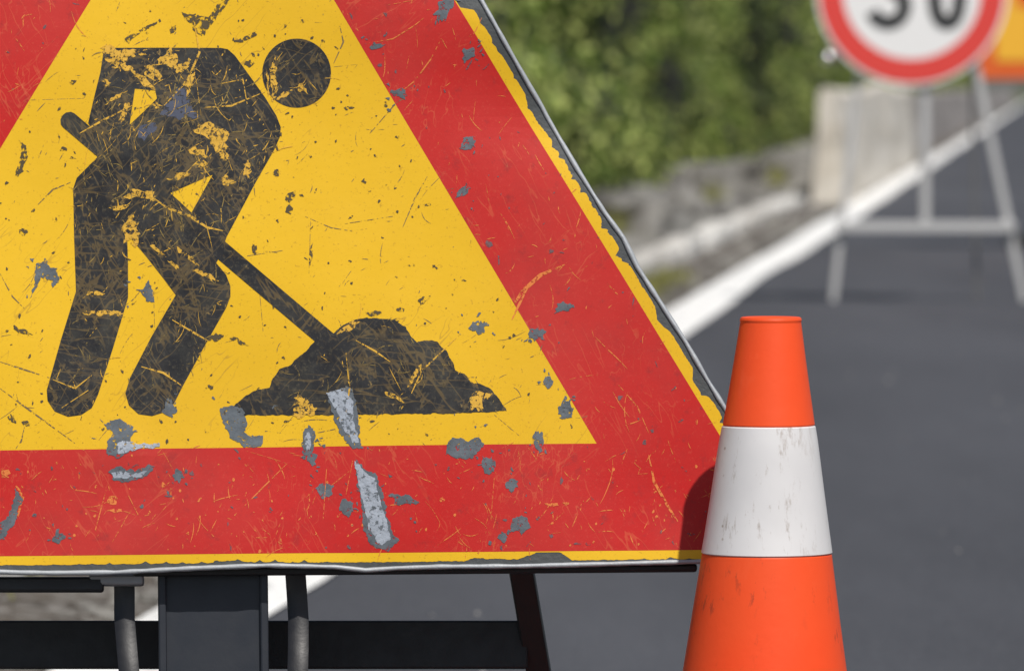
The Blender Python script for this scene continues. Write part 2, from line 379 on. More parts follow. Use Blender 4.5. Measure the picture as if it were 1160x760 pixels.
tcor = [(off_a[0] - 34, off_a[1] + 56), (off_a[0] - 12, off_a[1] + 26), (off_a[0] + 2, off_a[1] + 20), (off_a[0] + 14, off_a[1] + 28), (off_a[0] + 34, off_a[1] + 62)]
metal = [*tcor, *right, *corner, *bott, *lcor]
def dense(pts, step=14):
    o = []
    for i in range(len(pts)):
        a, b = Vector(pts[i]), Vector(pts[(i + 1) % len(pts)]); n = max(1, int((b - a).length / step)); o += [tuple(a.lerp(b, k / n)) for k in range(n)]
    return o
M2 = dense(metal, 16)
cen = Vector((300, 250))
panel = flat('panel', [M2], -.0004, M_bare, sign, 12)
sb = MB()                                                 # back of the panel and its folded lip
n = len(M2); W0 = [S(x, y, -.001) for x, y in M2]; W1 = [p - SN * .012 for p in W0]
sb.add(W0 + W1, [(i, (i + 1) % n, n + (i + 1) % n, n + i) for i in range(n)])
cc = sum(W1, Vector()) / n; sb.add(W1 + [cc], [(i, (i + 1) % n, n) for i in range(n)])
sb.build('panel_back', M_back, sign)
rr = random.Random(5)
rim = MB().tube([S(x, y, -.0006 + .0005 * noise.noise(Vector((x / 15, y / 15, 0)))) for x, y in dense(metal, 6)], [.0018 + .0006 * noise.noise(Vector((x / 22, y / 22, 3))) for x, y in dense(metal, 6)], 8, True)
rim.build('rim', M_rim, sign, True)
# yellow trim outside the red, chipped in scallops
def scallop(p, q, w0, w1, seed, scal=(10, 26)):
    """flaked outer edge of the trim from p to q"""
    p, q = Vector(p), Vector(q); L = (q - p).length; d = (q - p) / L; nn = Vector((d.y, -d.x)); o = []; t = 0
    while t < L:
        c_ = p + d * t; v = Vector((c_.x, c_.y, seed))
        act = max(0, min(1, .45 + 1.8 * noise.noise(v / 90 + Vector((0, 0, 7)))))
        cusp = (.35 + .8 * act) * max(0, 1 - abs(noise.noise(v / 29)) * 4.2) ** 2 + .4 * act * max(0, 1 - abs(noise.noise(v / 10 + Vector((9, 0, 0)))) * 4) ** 2
        big = noise.noise(v / 60 + Vector((3, 0, 0)))
        h = w1 - (w1 - w0) * min(1.5, cusp) - max(0, big - .16) * 34 + .5 * noise.noise(v / 3) + .35 * noise.noise(v / 1.3)
        o.append(tuple(c_ + nn * max(h, 1.2))); t += 1.7
    return o
c0 = (Vector(O_ap) + Vector(O_r) + Vector(O_l)) / 3
trim_out = scallop(O_ap, O_r, 7.5, 13.5, 21)[:-3] + [(O_r[0] + 2, O_r[1] + 6)] + scallop(O_r, O_l, 7.5, 10.5, 22)[2:-3] + [(O_l[0] - 4, O_l[1] + 8)] + scallop(O_l, O_ap, 10, 15, 23)[2:-3]
flat('yellow_trim', [trim_out, [tuple(c0 + (Vector(p) - c0) * .985) for p in red_outer]], .0001, M_yel2, sign, 12)
red_b = flat('red_border', [red_outer, [I_ap, I_r, I_l]], .0003, M_red, sign, 12)
yel_f = flat('yellow_face', [[tuple(c0 + (Vector(p) - c0) * 1.004) for p in (I_ap, I_r, I_l)]], .0001, M_yel, sign, 12)
# worker pictogram
body = [(118, 55), (180, 54.5), (250, 54.5), (258, 56), (266, 63), (282, 85), (300, 110), (313, 131), (318, 144), (317, 155), (311, 169), (290, 206), (272, 240), (257, 268), (250, 288), (245, 298), (256, 311), (261, 324), (261, 336), (256, 349), (232, 391), (207, 437), (197, 457), (188, 466), (172, 471), (157, 469), (146, 459), (142, 445), (147, 428), (172, 380), (199, 334), (184, 314), (166, 291), (144, 265), (145, 300), (145, 337), (128, 394), (111, 447), (104, 462), (92, 470), (77, 472), (62, 466), (54, 454), (53, 442), (69, 385), (86, 330), (84, 270), (83, 214), (87, 202), (110, 179), (116, 165), (100, 140), (107, 110), (114, 82)]
hole1 = [(241, 198), (193, 219), (217, 241)]; hole2 = [(153, 101), (176, 103), (178, 112), (164, 126), (147, 142)]
# the worker stays whole; a yellow strip worn off the left of the head
wrk = flat('worker_symbol', [body, hole1, hole2], .0006, M_blk, sign, 12)
head = flat('worker_head', [[(336 + 39 * math.cos(t * math.pi / 24), 83 + 39 * math.sin(t * math.pi / 24)) for t in range(48)]], .0006, M_blk, sign, 12)
a, b = Vector((78, 137)), Vector((374, 388)); d = (b - a).normalized(); nn = Vector((-d.y, d.x)) * 10.2
hnd = [tuple(a + nn), tuple(b + nn), tuple(b - nn), tuple(a - nn)] + [tuple(a - nn * math.cos(t) - d * 9 * math.sin(t)) for t in (.5, 1.1, 1.57, 2.1, 2.7)]
flat('shovel_symbol', [hnd], .00075, M_blk, sign, 12)
pile = [(260, 466), (268, 456), (279, 447), (292, 441), (305, 439), (309, 428), (318, 418), (331, 412), (340, 402), (349, 395), (358, 386), (370, 384), (381, 374), (393, 366), (404, 362), (416, 360), (432, 361), (449, 364), (459, 371), (466, 382), (472, 388), (484, 385), (496, 388), (507, 399), (513, 411), (516, 420), (526, 424), (534, 434), (545, 435), (556, 441), (566, 452), (574, 466), (530, 468), (400, 470), (278, 470)]
heap = flat('earth_heap_symbol', [jagged(pile, .9, 6, 2)], .0006, M_blk, sign, 12)

def chips(name, polys, off, mat, jag=1.3, step=4, seed=0, parent=None):
    mb = MB()
    for i, p in enumerate(polys):
        q = jagged(p, jag, step, seed + i)
        tr = tessellate_polygon([[Vector((x, y, 0)) for x, y in q]])
        bm = bmesh.new(); bv = [bm.verts.new((x, y, 0)) for x, y in q]
        for t in tr:
            try: bm.faces.new([bv[k] for k in t])
            except ValueError: pass
        for ax, nrm in ((0, (1, 0, 0)), (1, (0, 1, 0))):
            lo, hi = min(v[ax] for v in q), max(v[ax] for v in q); g_ = math.ceil(lo / 8) * 8 + .11
            while g_ < hi and hi - lo > 12: bmesh.ops.bisect_plane(bm, geom=bm.verts[:] + bm.edges[:] + bm.faces[:], dist=.001, plane_co=Vector(nrm) * g_, plane_no=nrm); g_ += 8
        bm.verts.index_update(); W = [S(v.co.x, v.co.y, off + i * 2e-6) for v in bm.verts]; fs = []
        for f in bm.faces:
            t = [v.index for v in f.verts]; nr = Vector()
            for k in range(1, len(t) - 1): nr += (W[t[k]] - W[t[0]]).cross(W[t[k + 1]] - W[t[0]])
            fs.append(t[::-1] if nr.dot(SN) < 0 else t)
        bm.free(); mb.add(W, fs)
    return mb.build(name, mat, parent or sign)
PAT = []                                                  # surface pattern pieces, folded into their part's mesh below
def absorb(target, pieces):
    """fold thin pattern sheets into the mesh of the part they mark"""
    me = target.data; bm = bmesh.new(); bm.from_mesh(me)
    for o in pieces:
        mi = len(me.materials); me.materials.append(o.data.materials[0]); k = len(bm.faces)
        bm.from_mesh(o.data); bm.faces.ensure_lookup_table()
        for f in bm.faces[k:]: f.material_index = mi
        old = o.data; bpy.data.objects.remove(o); bpy.data.meshes.remove(old)
    bm.to_mesh(me); bm.free()
def inside(x, y, poly):
    c = False; j = len(poly) - 1
    for i in range(len(poly)):
        (xi, yi), (xj, yj) = poly[i], poly[j]
        if (yi > y) != (yj > y) and x < (xj - xi) * (y - yi) / (yj - yi) + xi: c = not c
        j = i
    return c
def ell(x, y, rx, ry, rot=0, n=14, seed=0, rough=.3):
    r3 = random.Random(int(x * 7 + y * 13 + seed)); o = []
    for k in range(n):
        t = k * 2 * math.pi / n; q = 1 + r3.uniform(-rough, rough); a, b = rx * q * math.cos(t), ry * q * math.sin(t)
        o.append((x + a * math.cos(rot) - b * math.sin(rot), y + a * math.sin(rot) + b * math.cos(rot)))
    return o
def ribbon(pts, w, taper=True):
    """closed outline of a thin stroke"""
    L, Rr = [], []; m = len(pts)
    for i, p in enumerate(pts):
        a = Vector(pts[max(0, i - 1)]); b = Vector(pts[min(m - 1, i + 1)]); d = (b - a).normalized(); nn = Vector((-d.y, d.x))
        ww = w * (.15 + .85 * math.sin(math.pi * (i + .15) / (m - .7))) / 2 if taper else w / 2
        L.append(tuple(Vector(p) + nn * ww)); Rr.append(tuple(Vector(p) - nn * ww))
    return L + Rr[::-1]
def scr_mesh(name, strokes, off, mat):
    mb = MB()
    for i, (pts, w) in enumerate(strokes):
        o = ribbon(pts, w); m = len(pts); W = [S(x, y, off + (i % 40) * 2e-6) for x, y in o]; n = 2 * m
        fs = [(k, k + 1, n - 2 - k, n - 1 - k) for k in range(m - 1)]
        f0 = fs[0]
        if (W[f0[1]] - W[f0[0]]).cross(W[f0[2]] - W[f0[0]]).dot(SN) < 0: fs = [f[::-1] for f in fs]
        mb.add(W, fs)
    return mb.build(name, mat, sign)
def curve(x, y, ang, L, bend, r3, n=7, wob=.04):
    o = [(x, y)]; st = L / (n - 1)
    for k in range(n - 1):
        ang += bend / n + r3.gauss(0, wob); x += math.cos(ang) * st; y += math.sin(ang) * st; o.append((x, y))
    return o
# bare grey chips copied from the photograph
grey = [[(118, 480), (126, 474), (140, 477), (150, 484), (148, 498), (146, 512), (132, 518), (121, 514), (122, 500), (128, 492)],
        [(122, 533), (135, 529), (152, 533), (168, 527), (176, 529), (166, 541), (145, 545), (128, 542)],
        [(248, 463), (262, 458), (276, 464), (279, 478), (276, 490), (288, 496), (299, 494), (295, 504), (275, 507), (262, 494), (254, 482)],
        [(344, 487), (353, 483), (357, 494), (355, 510), (348, 517), (342, 506)],
        [(370, 446), (394, 438), (404, 455), (406, 480), (410, 500), (413, 510), (396, 506), (384, 492), (378, 470)],
        [(402, 520), (413, 530), (427, 540), (434, 560), (441, 588), (449, 613), (440, 624), (424, 620), (412, 600), (410, 570), (404, 545)],
        [(505, 505), (513, 497), (530, 499), (545, 495), (549, 507), (535, 518), (515, 519), (505, 516)],
        [(18, 552), (26, 567), (17, 588), (6, 608), (-6, 616), (-2, 598), (12, 578)],
        [(152, 326), (162, 327), (169, 318), (174, 330), (176, 342), (165, 340)],
        [(38, 318), (42, 298), (52, 293), (56, 304), (66, 303), (67, 318), (60, 326), (54, 315), (46, 313), (38, 330), (34, 340)],
        ell(192, 465, 7, 9), ell(555, 526, 7, 10), ell(611, 500, 6, 12), ell(609, 378, 8, 7), ell(543, 370, 9, 7), ell(619, 432, 6, 7), ell(641, 462, 6, 10),
        ell(457, 566, 16, 6, .2), ell(368, 554, 10, 8), ell(393, 575, 7, 9), ell(581, 549, 8, 7), ell(589, 594, 11, 10), ell(570, 608, 6, 5), ell(66, 607, 6, 8),
        ell(640, 347, 10, 6), ell(202, 540, 6, 6), ell(355, 520, 5, 8), ell(430, 560, 5, 5), ell(640, 462, 8, 10), ell(503, 12, 9, 14, .2), ell(530, 64, 10, 6, -.7), ell(453, 106, 9, 6, .5), ell(530, 162, 8, 8), ell(427, 52, 8, 3, -.3), ell(523, 218, 9, 4, -.5)]
iny = lambda p: inside(sum(q[0] for q in p) / len(p), sum(q[1] for q in p) / len(p), [I_ap, I_r, I_l])
P_y, P_r = [], []
rs = random.Random(77)
for p in list(grey):
    mx_, my_ = sum(q[0] for q in p) / len(p), sum(q[1] for q in p) / len(p); rr_ = max(abs(q[0] - mx_) for q in p) + 3
    for _ in range(rs.randint(2, 6)):
        a_ = rs.uniform(0, 6.28); d_ = rr_ * rs.uniform(.9, 1.7); grey.append(ell(mx_ + d_ * math.cos(a_), my_ + d_ * math.sin(a_), rs.uniform(.8, 2.8), rs.uniform(.6, 1.8), a_, 8, rough=.5))
for t_, L_ in ((P_y, [p for p in grey if iny(p)]), (P_r, [p for p in grey if not iny(p)])): t_.append(chips('c', L_, .0009, M_chip, 2.1, 4, 10))
# brighter bare zinc in the big streak and the lower-left scuffs
P_r.append(chips('z', [[(370, 444), (391, 440), (400, 456), (400, 476), (407, 500), (401, 502), (388, 484), (380, 464)], [(402, 522), (412, 532), (424, 542), (430, 562), (437, 588), (443, 610), (430, 618), (418, 598), (412, 570), (406, 546)],
                      [(132, 502), (142, 498), (160, 503), (180, 502), (181, 506), (160, 508), (146, 511), (134, 514)], [(126, 536), (140, 533), (150, 537), (166, 533), (160, 540), (144, 542), (130, 541)], ell(349, 500, 3.5, 9)], .0011, M_zinc, 1.3, 4, 50))
dark = [[(205, 15), (222, 17), (236, 20), (254, -4), (266, -8), (250, 14), (238, 30), (230, 42), (222, 38), (216, 28)], [(22, 158), (29, 166), (31, 178), (26, 192), (18, 204), (16, 200), (22, 184), (25, 172)],
        [(327, 219), (336, 216), (334, 224), (328, 229), (333, 236), (330, 243), (323, 240), (326, 232), (322, 226)], [(142, 45), (148, 40), (182, 22), (183, 25), (152, 42), (145, 50)], ell(196, 33, 5, 4, -.6), ell(285, 41, 9, 2.5, -.4), ell(271, 46, 4, 2), ell(283, 71, 5, 4), ell(72, 169, 4, 2.5), ell(83, 94, 3, 3),
        ell(313, 196, 4, 4), ell(454, 351, 4, 3), ell(276, 480, 3, 7, .3), ell(238, 439, 4, 3), ell(268, 385, 14, 2, .45), ell(244, 382, 9, 4, -.3), ell(28, 262, 6, 4, .3), ell(413, 205, 3, 3), ell(395, 122, 5, 2), ell(424, 355, 9, 3), ell(352, 290, 2, 12, .1), ell(480, 340, 8, 3, -.5), ell(25, 375, 12, 2.5, .4), ell(30, 480, 5, 3), ell(14, 475, 6, 2.5, .7), ell(288, 282, 3, 6)]
P_y.append(chips('d', dark, .0008, M_dchip, 1.2, 4, 80))
P_b = chips('b', [[(183, 131), (196, 108), (203, 99), (211, 104), (216, 118), (226, 132), (212, 135), (196, 133)], [(156, 156), (160, 145), (170, 138), (178, 146), (172, 155), (162, 160)]], .0009, M_blue, 2, 4, 90)
# yellow showing through the worker where the black film is gone
worn = [ell(124, 58, 9, 6, rough=.5), ell(136, 76, 12, 7, .4, rough=.6), ell(150, 60, 12, 4, rough=.5), ell(205, 75, 9, 4, -.6, rough=.6), ell(214, 95, 4, 12, .3, rough=.5), ell(178, 120, 6, 4, rough=.5), ell(140, 128, 3, 12, .3, rough=.5), ell(228, 186, 6, 3, rough=.5), ell(255, 178, 7, 4, .4, rough=.5), ell(205, 200, 14, 3, -.2, rough=.5), ell(135, 235, 10, 3, rough=.5), ell(240, 150, 17, 9, .3, rough=.5), ell(250, 163, 8, 12, -.5, rough=.5), ell(172, 82, 12, 6, .2, rough=.5), ell(128, 66, 9, 8, rough=.6), ell(140, 66, 6, 9, rough=.5), ell(190, 68, 9, 9, rough=.6), ell(160, 90, 16, 4, .5, rough=.5), ell(120, 95, 5, 4, rough=.5), ell(224, 172, 9, 4, .4, rough=.5), ell(160, 222, 16, 6, .1, rough=.5), ell(150, 262, 8, 16, .2, rough=.5), ell(118, 355, 22, 3, .05, rough=.5), ell(108, 332, 9, 3, rough=.5), ell(258, 205, 6, 5, rough=.5), ell(280, 190, 4, 8, rough=.5),
        ell(350, 465, 14, 8, rough=.5), ell(340, 455, 6, 6, rough=.6), ell(470, 425, 3, 13, .5, rough=.3), ell(446, 449, 13, 2.5, .5, rough=.3), ell(541, 455, 8, 10, .5, rough=.4), ell(552, 448, 4, 3, rough=.4), ell(395, 371, 13, 3, -.5, rough=.4), ell(310, 90, 3.2, 24, 0, rough=.25), ell(303, 95, 1.6, 12, 0, rough=.3), ell(320, 108, 12, 2, -.4, rough=.4), ell(343, 100, 5, 7, -.5, rough=.5), ell(180, 285, 12, 2.5, .6, rough=.4), ell(212, 290, 14, 2.5, .7, rough=.4), ell(232, 312, 14, 2.2, .4, rough=.4), ell(196, 300, 6, 3, .8, rough=.4), ell(130, 112, 14, 2, -.5, rough=.4)]
inh = lambda x, y: inside(x, y, [(255, 350), (585, 350), (585, 475), (255, 475)])
on_h = [p for p in worn if inh(*p[0])]; on_w = [p for p in worn if not inh(*p[0])]
P_w = [chips('w', on_w, .0009, M_scr_y, 1.6, 3, 120)]; P_h = [chips('h', on_h, .0009, M_scr_y, 1.3, 3, 120)]
r3 = random.Random(31); st = []
# long hand-placed scratches over the worker
st += [([(255, 262), (235, 258), (215, 245), (190, 236), (170, 222)], 3.2), ([(90, 152), (115, 138), (150, 120)], 2.6), ([(60, 430), (85, 440), (104, 425)], 2.2), ([(70, 462), (100, 442)], 2), ([(160, 415), (185, 422), (205, 436)], 2.6), ([(195, 362), (222, 378), (236, 386)], 2.4), ([(220, 25), (226, 60), (212, 92), (186, 120)], 2.6), ([(250, 95), (275, 90), (280, 118)], 2.2), ([(300, 104), (262, 120), (232, 122)], 2.2), ([(392, 400), (396, 440), (392, 468)], 2), ([(400, 384), (425, 398), (442, 410)], 2.2), ([(520, 380), (478, 420), (466, 446)], 2.2)]
while len(st) < 640:
    x, y = r3.uniform(50, 575), r3.uniform(50, 472)
    ok = inside(x, y, body) or inside(x, y, pile) or (x - 336) ** 2 + (y - 83) ** 2 < 36 ** 2
    if not ok: continue
    if not (y < 260 and x < 320) and r3.random() < .62: continue
    if inside(x, y, pile) and r3.random() < .45: continue
    L = min(60, r3.lognormvariate(2.25, .7))
    st.append((curve(x, y, r3.choice([r3.uniform(0, 6.28), r3.gauss(-.7, .3), r3.gauss(1.5, .35)]), L, r3.gauss(0, .7), r3), r3.uniform(.4, 1.35)))
br = [q for i, q in enumerate(st) if i < 12 or i % 3 == 0]; du = [q for i, q in enumerate(st) if not (i < 12 or i % 3 == 0)]
for q_, m_ in ((br, M_scr_y), (du, M_scr_d)):
    P_w.append(scr_mesh('w', [q for q in q_ if not inh(*q[0][0])], .0010, m_)); P_h.append(scr_mesh('h', [q for q in q_ if inh(*q[0][0])], .0010, m_))
absorb(wrk, P_w + [P_b]); absorb(heap, P_h)
# scratches in the red
st = [([(640, 300), (612, 312), (592, 330), (580, 348)], 5), ([(600, 322), (588, 345), (580, 362)], 3), ([(500, 45), (488, 68), (470, 92), (452, 106)], 1.6), ([(415, 50), (445, 45), (470, 30), (480, 22)], 1.4), ([(18, 550), (26, 560), (20, 585)], 5), ([(120, 555), (108, 600)], 2.4), ([(325, 525), (300, 550), (275, 575)], 1.6), ([(370, 530), (366, 590)], 1.6), ([(400, 520), (392, 560)], 1.6), ([(735, 515), (741, 545), (758, 575), (768, 590)], 3.5), ([(700, 435), (722, 460), (735, 490)], 1.6), ([(560, 540), (556, 590)], 1.4), ([(145, 560), (160, 590)], 2)]
while len(st) < 430:
    x, y = r3.uniform(-60, 880), r3.uniform(-60, 628)
    if inside(x, y, [I_ap, I_r, I_l]) or not inside(x, y, red_outer): continue
    if y < 480 and r3.random() < .55: continue
    L = min(60, r3.lognormvariate(2.2, .7)); st.append((curve(x, y, r3.choice([r3.uniform(0, 6.28), r3.gauss(-.8, .4), r3.gauss(1.3, .3)]), L, r3.gauss(0, .5), r3), r3.uniform(.45, 1.3)))
P_r.append(scr_mesh('s', st, .0007, M_scr_o))
P_r.append(chips('f', [ell(x, y, r_, r_ * .7, r_, 7) for x, y, r_ in [(r3.uniform(0, 800), r3.uniform(515, 625), r3.uniform(.8, 2.4)) for _ in range(90)]] + [ell(127, 566, 6, 5), ell(131, 578, 9, 2), ell(6, 536, 5, 5), ell(626, 571, 8, 2), ell(641, 570, 4, 2), ell(185, 549, 3, 3)], .0006, M_scr_o, .5, 3, 300))
# dark scratches and specks on the yellow
st = [([(0, 410), (25, 418), (56, 428)], 2), ([(0, 440), (30, 462), (85, 502)], 2), ([(0, 310), (14, 336), (28, 350)], 1.6), ([(28, 483), (24, 500), (18, 508)], 2), ([(280, 290), (320, 284)], 1.6), ([(345, 245), (375, 258), (400, 262)], 1.2), ([(420, 150), (450, 115), (458, 112)], 1.6), ([(456, 258), (470, 225), (484, 200)], 1.8), ([(380, 255), (445, 245)], 1.4), ([(43, 232), (60, 215), (80, 207)], 2), ([(385, 30), (389, 48), (378, 72)], 1.8), ([(35, 114), (100, 112)], 1.2), ([(300, 488), (318, 490)], 2), ([(360, 490), (380, 486)], 2.2), ([(352, 245), (350, 310)], 1.2), ([(294, 330), (298, 375)], 1.2), ([(174, 330), (175, 370)], 1.2), ([(560, 470), (590, 495)], 1.2)]
while len(st) < 330:
    x, y = r3.uniform(-100, 660), r3.uniform(-60, 500)
    if not inside(x, y, [I_ap, I_r, I_l]): continue
    L = min(55, r3.lognormvariate(2.1, .8)); st.append((curve(x, y, r3.choice([r3.uniform(0, 6.28), r3.gauss(-.7, .4)]), L, r3.gauss(0, .6), r3), r3.uniform(.35, 1.1)))
P_y.append(scr_mesh('s', st, .00045, M_scr_g))
sp = []
while len(sp) < 330:
    x, y = r3.uniform(-80, 660), r3.uniform(-60, 500)
    if inside(x, y, [tuple(c0 + (Vector(p) - c0) * .97) for p in (I_ap, I_r, I_l)]) or 0: sp.append(ell(x, y, r3.uniform(.7, 3.2), r3.uniform(.6, 1.8), r3.uniform(0, 3), 8, rough=.4))
P_y.append(chips('s', sp, .0005, M_dchip, .5, 3, 500))
sp = []
while len(sp) < 170:
    x, y = r3.uniform(-80, 860), r3.uniform(-60, 624)
    if not inside(x, y, [I_ap, I_r, I_l]) and inside(x, y, red_outer): sp.append(ell(x, y, min(6, r3.lognormvariate(.45, .6)), min(4, r3.lognormvariate(.15, .5)), r3.uniform(0, 3), 9, rough=.45))
P_r.append(chips('s', sp, .00065, plain('border_chip', (.16, .09, .10), .6, 0, .5, 90, 0, .5, .46, 300), .8, 3, 700))
absorb(yel_f, P_y); absorb(red_b, P_r)

# --- stand: flat centre post right behind the panel, two bent straps, rear A-frame with a cross bar
def SB(px, py, back):                                      # on the plane 'back' metres behind the panel
    d = ray(px, py); return CAM + d * ((SO - SN * back - CAM).dot(SN) / d.dot(SN))
def ext_down(p0, p1, z):                                   # continue the line p0->p1 to height z
    d = p1 - p0; return p0 + d * ((z - p0.z) / d.z)
pa, pb = SB(241, 560, .034), SB(243, 760, .034); foot = ext_down(pa, pb, .012)
MB().box((pa + foot) / 2, .039, .011, (pa - foot).length / 2, (1, 0, 0), Vector((1, 0, 0)).cross((pa - foot).normalized()), (pa - foot).normalized(), .003).build('post', M_post, sign)
for sx in (-1, 1):
    c_ = pa + RIGHT * .0375 * sx
    MB().bar(pa + RIGHT * .0372 * sx + SN * .0125, foot + RIGHT * .0372 * sx + SN * .0125, .006, .006).build('post_edge', M_post, sign)
MB().box((foot.x, foot.y + .02, .006), .13, .09, .006).build('foot_plate', M_dark, sign)
for pts in ([(140, 640), (141, 668), (141, 700), (144, 735), (147, 770)], [(334, 640), (336, 668), (338, 700), (338, 735), (337, 770)]):
    P = [SB(x, y, .026 + .007 * math.sin(i * 1.1)) for i, (x, y) in enumerate(pts)]; P.append(ext_down(P[0], P[-1], .03)); P.append(P[-1] + Vector((0, .01, -.03)))
    vs, fs = [], []
    for p in P: vs += [p - RIGHT * .0075 + SN * .002, p + SN * .005, p + RIGHT * .0075 + SN * .002, p + RIGHT * .0075 - SN * .002, p - RIGHT * .0075 - SN * .002]
    for i in range(len(P) - 1): fs += [(i * 5 + k, i * 5 + (k + 1) % 5, i * 5 + 5 + (k + 1) % 5, i * 5 + 5 + k) for k in range(5)]
    autosmooth(MB().add(vs, fs).build('strap', M_strap, sign), 50)
# crushed lip of the panel where the straps hook on
MB().box(SB(132, 657, .022), .020, .008, .004, (1, 0, 0), SN, SU, .002).build('hook', plain('bent_metal', (.3, .3, .31), .5, .4, .8, 80), sign)
MB().box(SB(40, 662, .020), .050, .006, .0055, (1, 0, 0), SN, SU, .002).build('lip_shade_rail', M_dark, sign)
MB().box(SB(470, 645.5, .014), .206, .004, .0030, (1, 0, .008), SN, SU, .002).build('lip_shade_rail', M_dark, sign)  # black strip: shadow line along the panel's lip, put in as dark colour
# rear frame
BACK = .135
A0, A1 = SB(583, 600, BACK - .03), SB(611, 765, BACK + .03); A2 = ext_down(A0, A1, .0)
MB().bar(A0, A2, .018, .018).build('leg', M_dark, sign)
XL = lambda p: Vector((2 * SO.x - .145 * 2 - p.x, p.y, p.z))
B0, B1, B2 = XL(A0), XL(A1), XL(A2)
MB().bar(B0, B2, .018, .018).build('leg', M_dark, sign)
yb = SB(560, 731, BACK + .02)
cr0, cr1 = SB(598, 731, BACK + .012), SB(-150, 729, BACK + .012)
MB().box((cr0 + cr1) / 2, (cr0 - cr1).length / 2, .004, .0180, (1, 0, 0), SN, SU, .0015).build('cross_bar', M_dark, sign)

# ------------------------------------------------------------------ TRAFFIC CONE
D = 5.055; top = CAM + ray(873, 359) * D
CX, CY = top.x, top.y; HT = top.z
cone = thing('traffic_cone', 'orange traffic cone with a scuffed white reflective band, standing before the warning sign corner', 'traffic cone', (CX, CY, 0))
def orange():
    m = NM('cone_rubber', (.80, .075, .018), .5, 0, .32)
    c = m.mix(m.ramp(m.noise(6, 4), [(.3, 0.0), (.7, 1.0)]), (.82, .068, .013), (.76, .088, .020))
    d_ = m.ramp(m.noise(95, 6, .75, 0, m.map((1, 1, .3))), [(.66, 0.0), (.74, 1.0)]); c = m.mix(m.math('MULTIPLY', d_, .5), c, (.38, .035, .015))
    sc_ = m.math('MULTIPLY', m.ramp(m.noise(140, 4, .7, 0, m.map((1, 1, .35), (2, 2, 8))), [(.56, 0.0), (.64, 1.0)]), m.ramp(m.noise(13, 3, .6, 0, m.map((1, 1, .8), (9, 1, 4))), [(.56, 0.0), (.64, 1.0)])); c = m.mix(m.math('MULTIPLY', sc_, .6), c, (.12, .03, .02))
    p = m.ramp(m.noise(30, 5, .7, 0, m.map((1, 1, .6), (3, 1, 2))), [(.58, 0.0), (.72, 1.0)]); c = m.mix(m.math('MULTIPLY', p, .3), c, (.80, .13, .05))
    m.set('Base Color', c); m.set('Roughness', m.math('ADD', m.math('MULTIPLY', m.noise(18, 5, .6), .25), .34))
    m.set('Subsurface Weight', .0); m.bump(m.noise(45, 5, .6), .12, .003); return m.m
def white_band():
    m = NM('reflective_band', (.76, .76, .76), .45)
    c = m.mix(m.ramp(m.noise(9, 4), [(.3, 0.0), (.7, 1.0)]), (.70, .69, .69), (.56, .55, .555))
    s_ = m.ramp(m.noise(70, 6, .8, 0, m.map((1, 1, .22))), [(.55, 0.0), (.66, 1.0)]); k_ = m.ramp(m.noise(14, 2, .5, 0, m.map((1, 1, .4), (2, 5, 1))), [(.46, 0.0), (.60, 1.0)])
    c = m.mix(m.math('MULTIPLY', m.math('MULTIPLY', s_, k_), .9), c, (.26, .20, .16))
    p = m.ramp(m.vor(85), [(.06, 1.0), (.12, 0.0)]); k2 = m.ramp(m.noise(20, 3, .5, 0, m.map((1, 1, 1), (7, 3, 3))), [(.55, 0.0), (.62, 1.0)])
    c = m.mix(m.math('MULTIPLY', m.math('MULTIPLY', p, k2), .85), c, (.28, .22, .18))
    m.set('Base Color', c); m.bump(m.noise(60, 3), .06, .002); return m.m
M_or, M_wb = orange(), white_band()
r0, k_ = .0214, .1480
rad = lambda z: r0 + (HT - z) * k_
def zat(py):                                              # height on the cone's axis seen at this row
    d = ray(877, py); t = (CY - .035 - CAM.y) / d.y; return CAM.z + d.z * t
zb1, zb0 = zat(484.5), zat(630)
wob = lambda th, z: .0
def lathe(prof, name, mat):
    m_ = MB().lathe(prof, (CX, CY, 0), 96)
    for v in m_.v: v.x += (v.z - HT) * .0155 + .0006 * noise.noise(Vector((v.x * 20, v.y * 20, v.z * 16)))   # the soft cone leans a little
    o = m_.build(name, mat, cone, True); o.data.set_sharp_from_angle(angle=R(14)); return o
prof = [(.0, HT - .0035), (.010, HT - .0030), (.0165, HT - .0012), (r0 - .0009, HT), (r0 + .0004, HT - .0006), (r0 + .0009, HT - .0022), (rad(HT - .004), HT - .004), (rad(HT - .012), HT - .012)]
prof += [(rad(z), z) for z in [HT - .03, HT - .05, zb1 + .01, zb1 + .001]] + [(rad(zb1) - .0006, zb1), (rad(zb0) - .0006, zb0)] + [(rad(z), z) for z in [zb0 - .001, zb0 - .05, .2, .1, .06]] + [(rad(.05) + .004, .045), (rad(.03) + .018, .032)]
lathe(prof, 'body', M_or)
lathe([(rad(zb1) - .0008, zb1 + .0002), (rad(zb1) + .0005, zb1 - .0008)] + [(rad(zb1 + (zb0 - zb1) * q / 8) + .0006, zb1 + (zb0 - zb1) * q / 8) for q in range(1, 8)] + [(rad(zb0) + .0005, zb0 + .0008), (rad(zb0) - .0008, zb0 - .0002)], 'reflective_band', M_wb)
MB().box((CX - .007, CY, .017), .135, .135, .016, bev=.008).build('base_plate', M_or, cone)

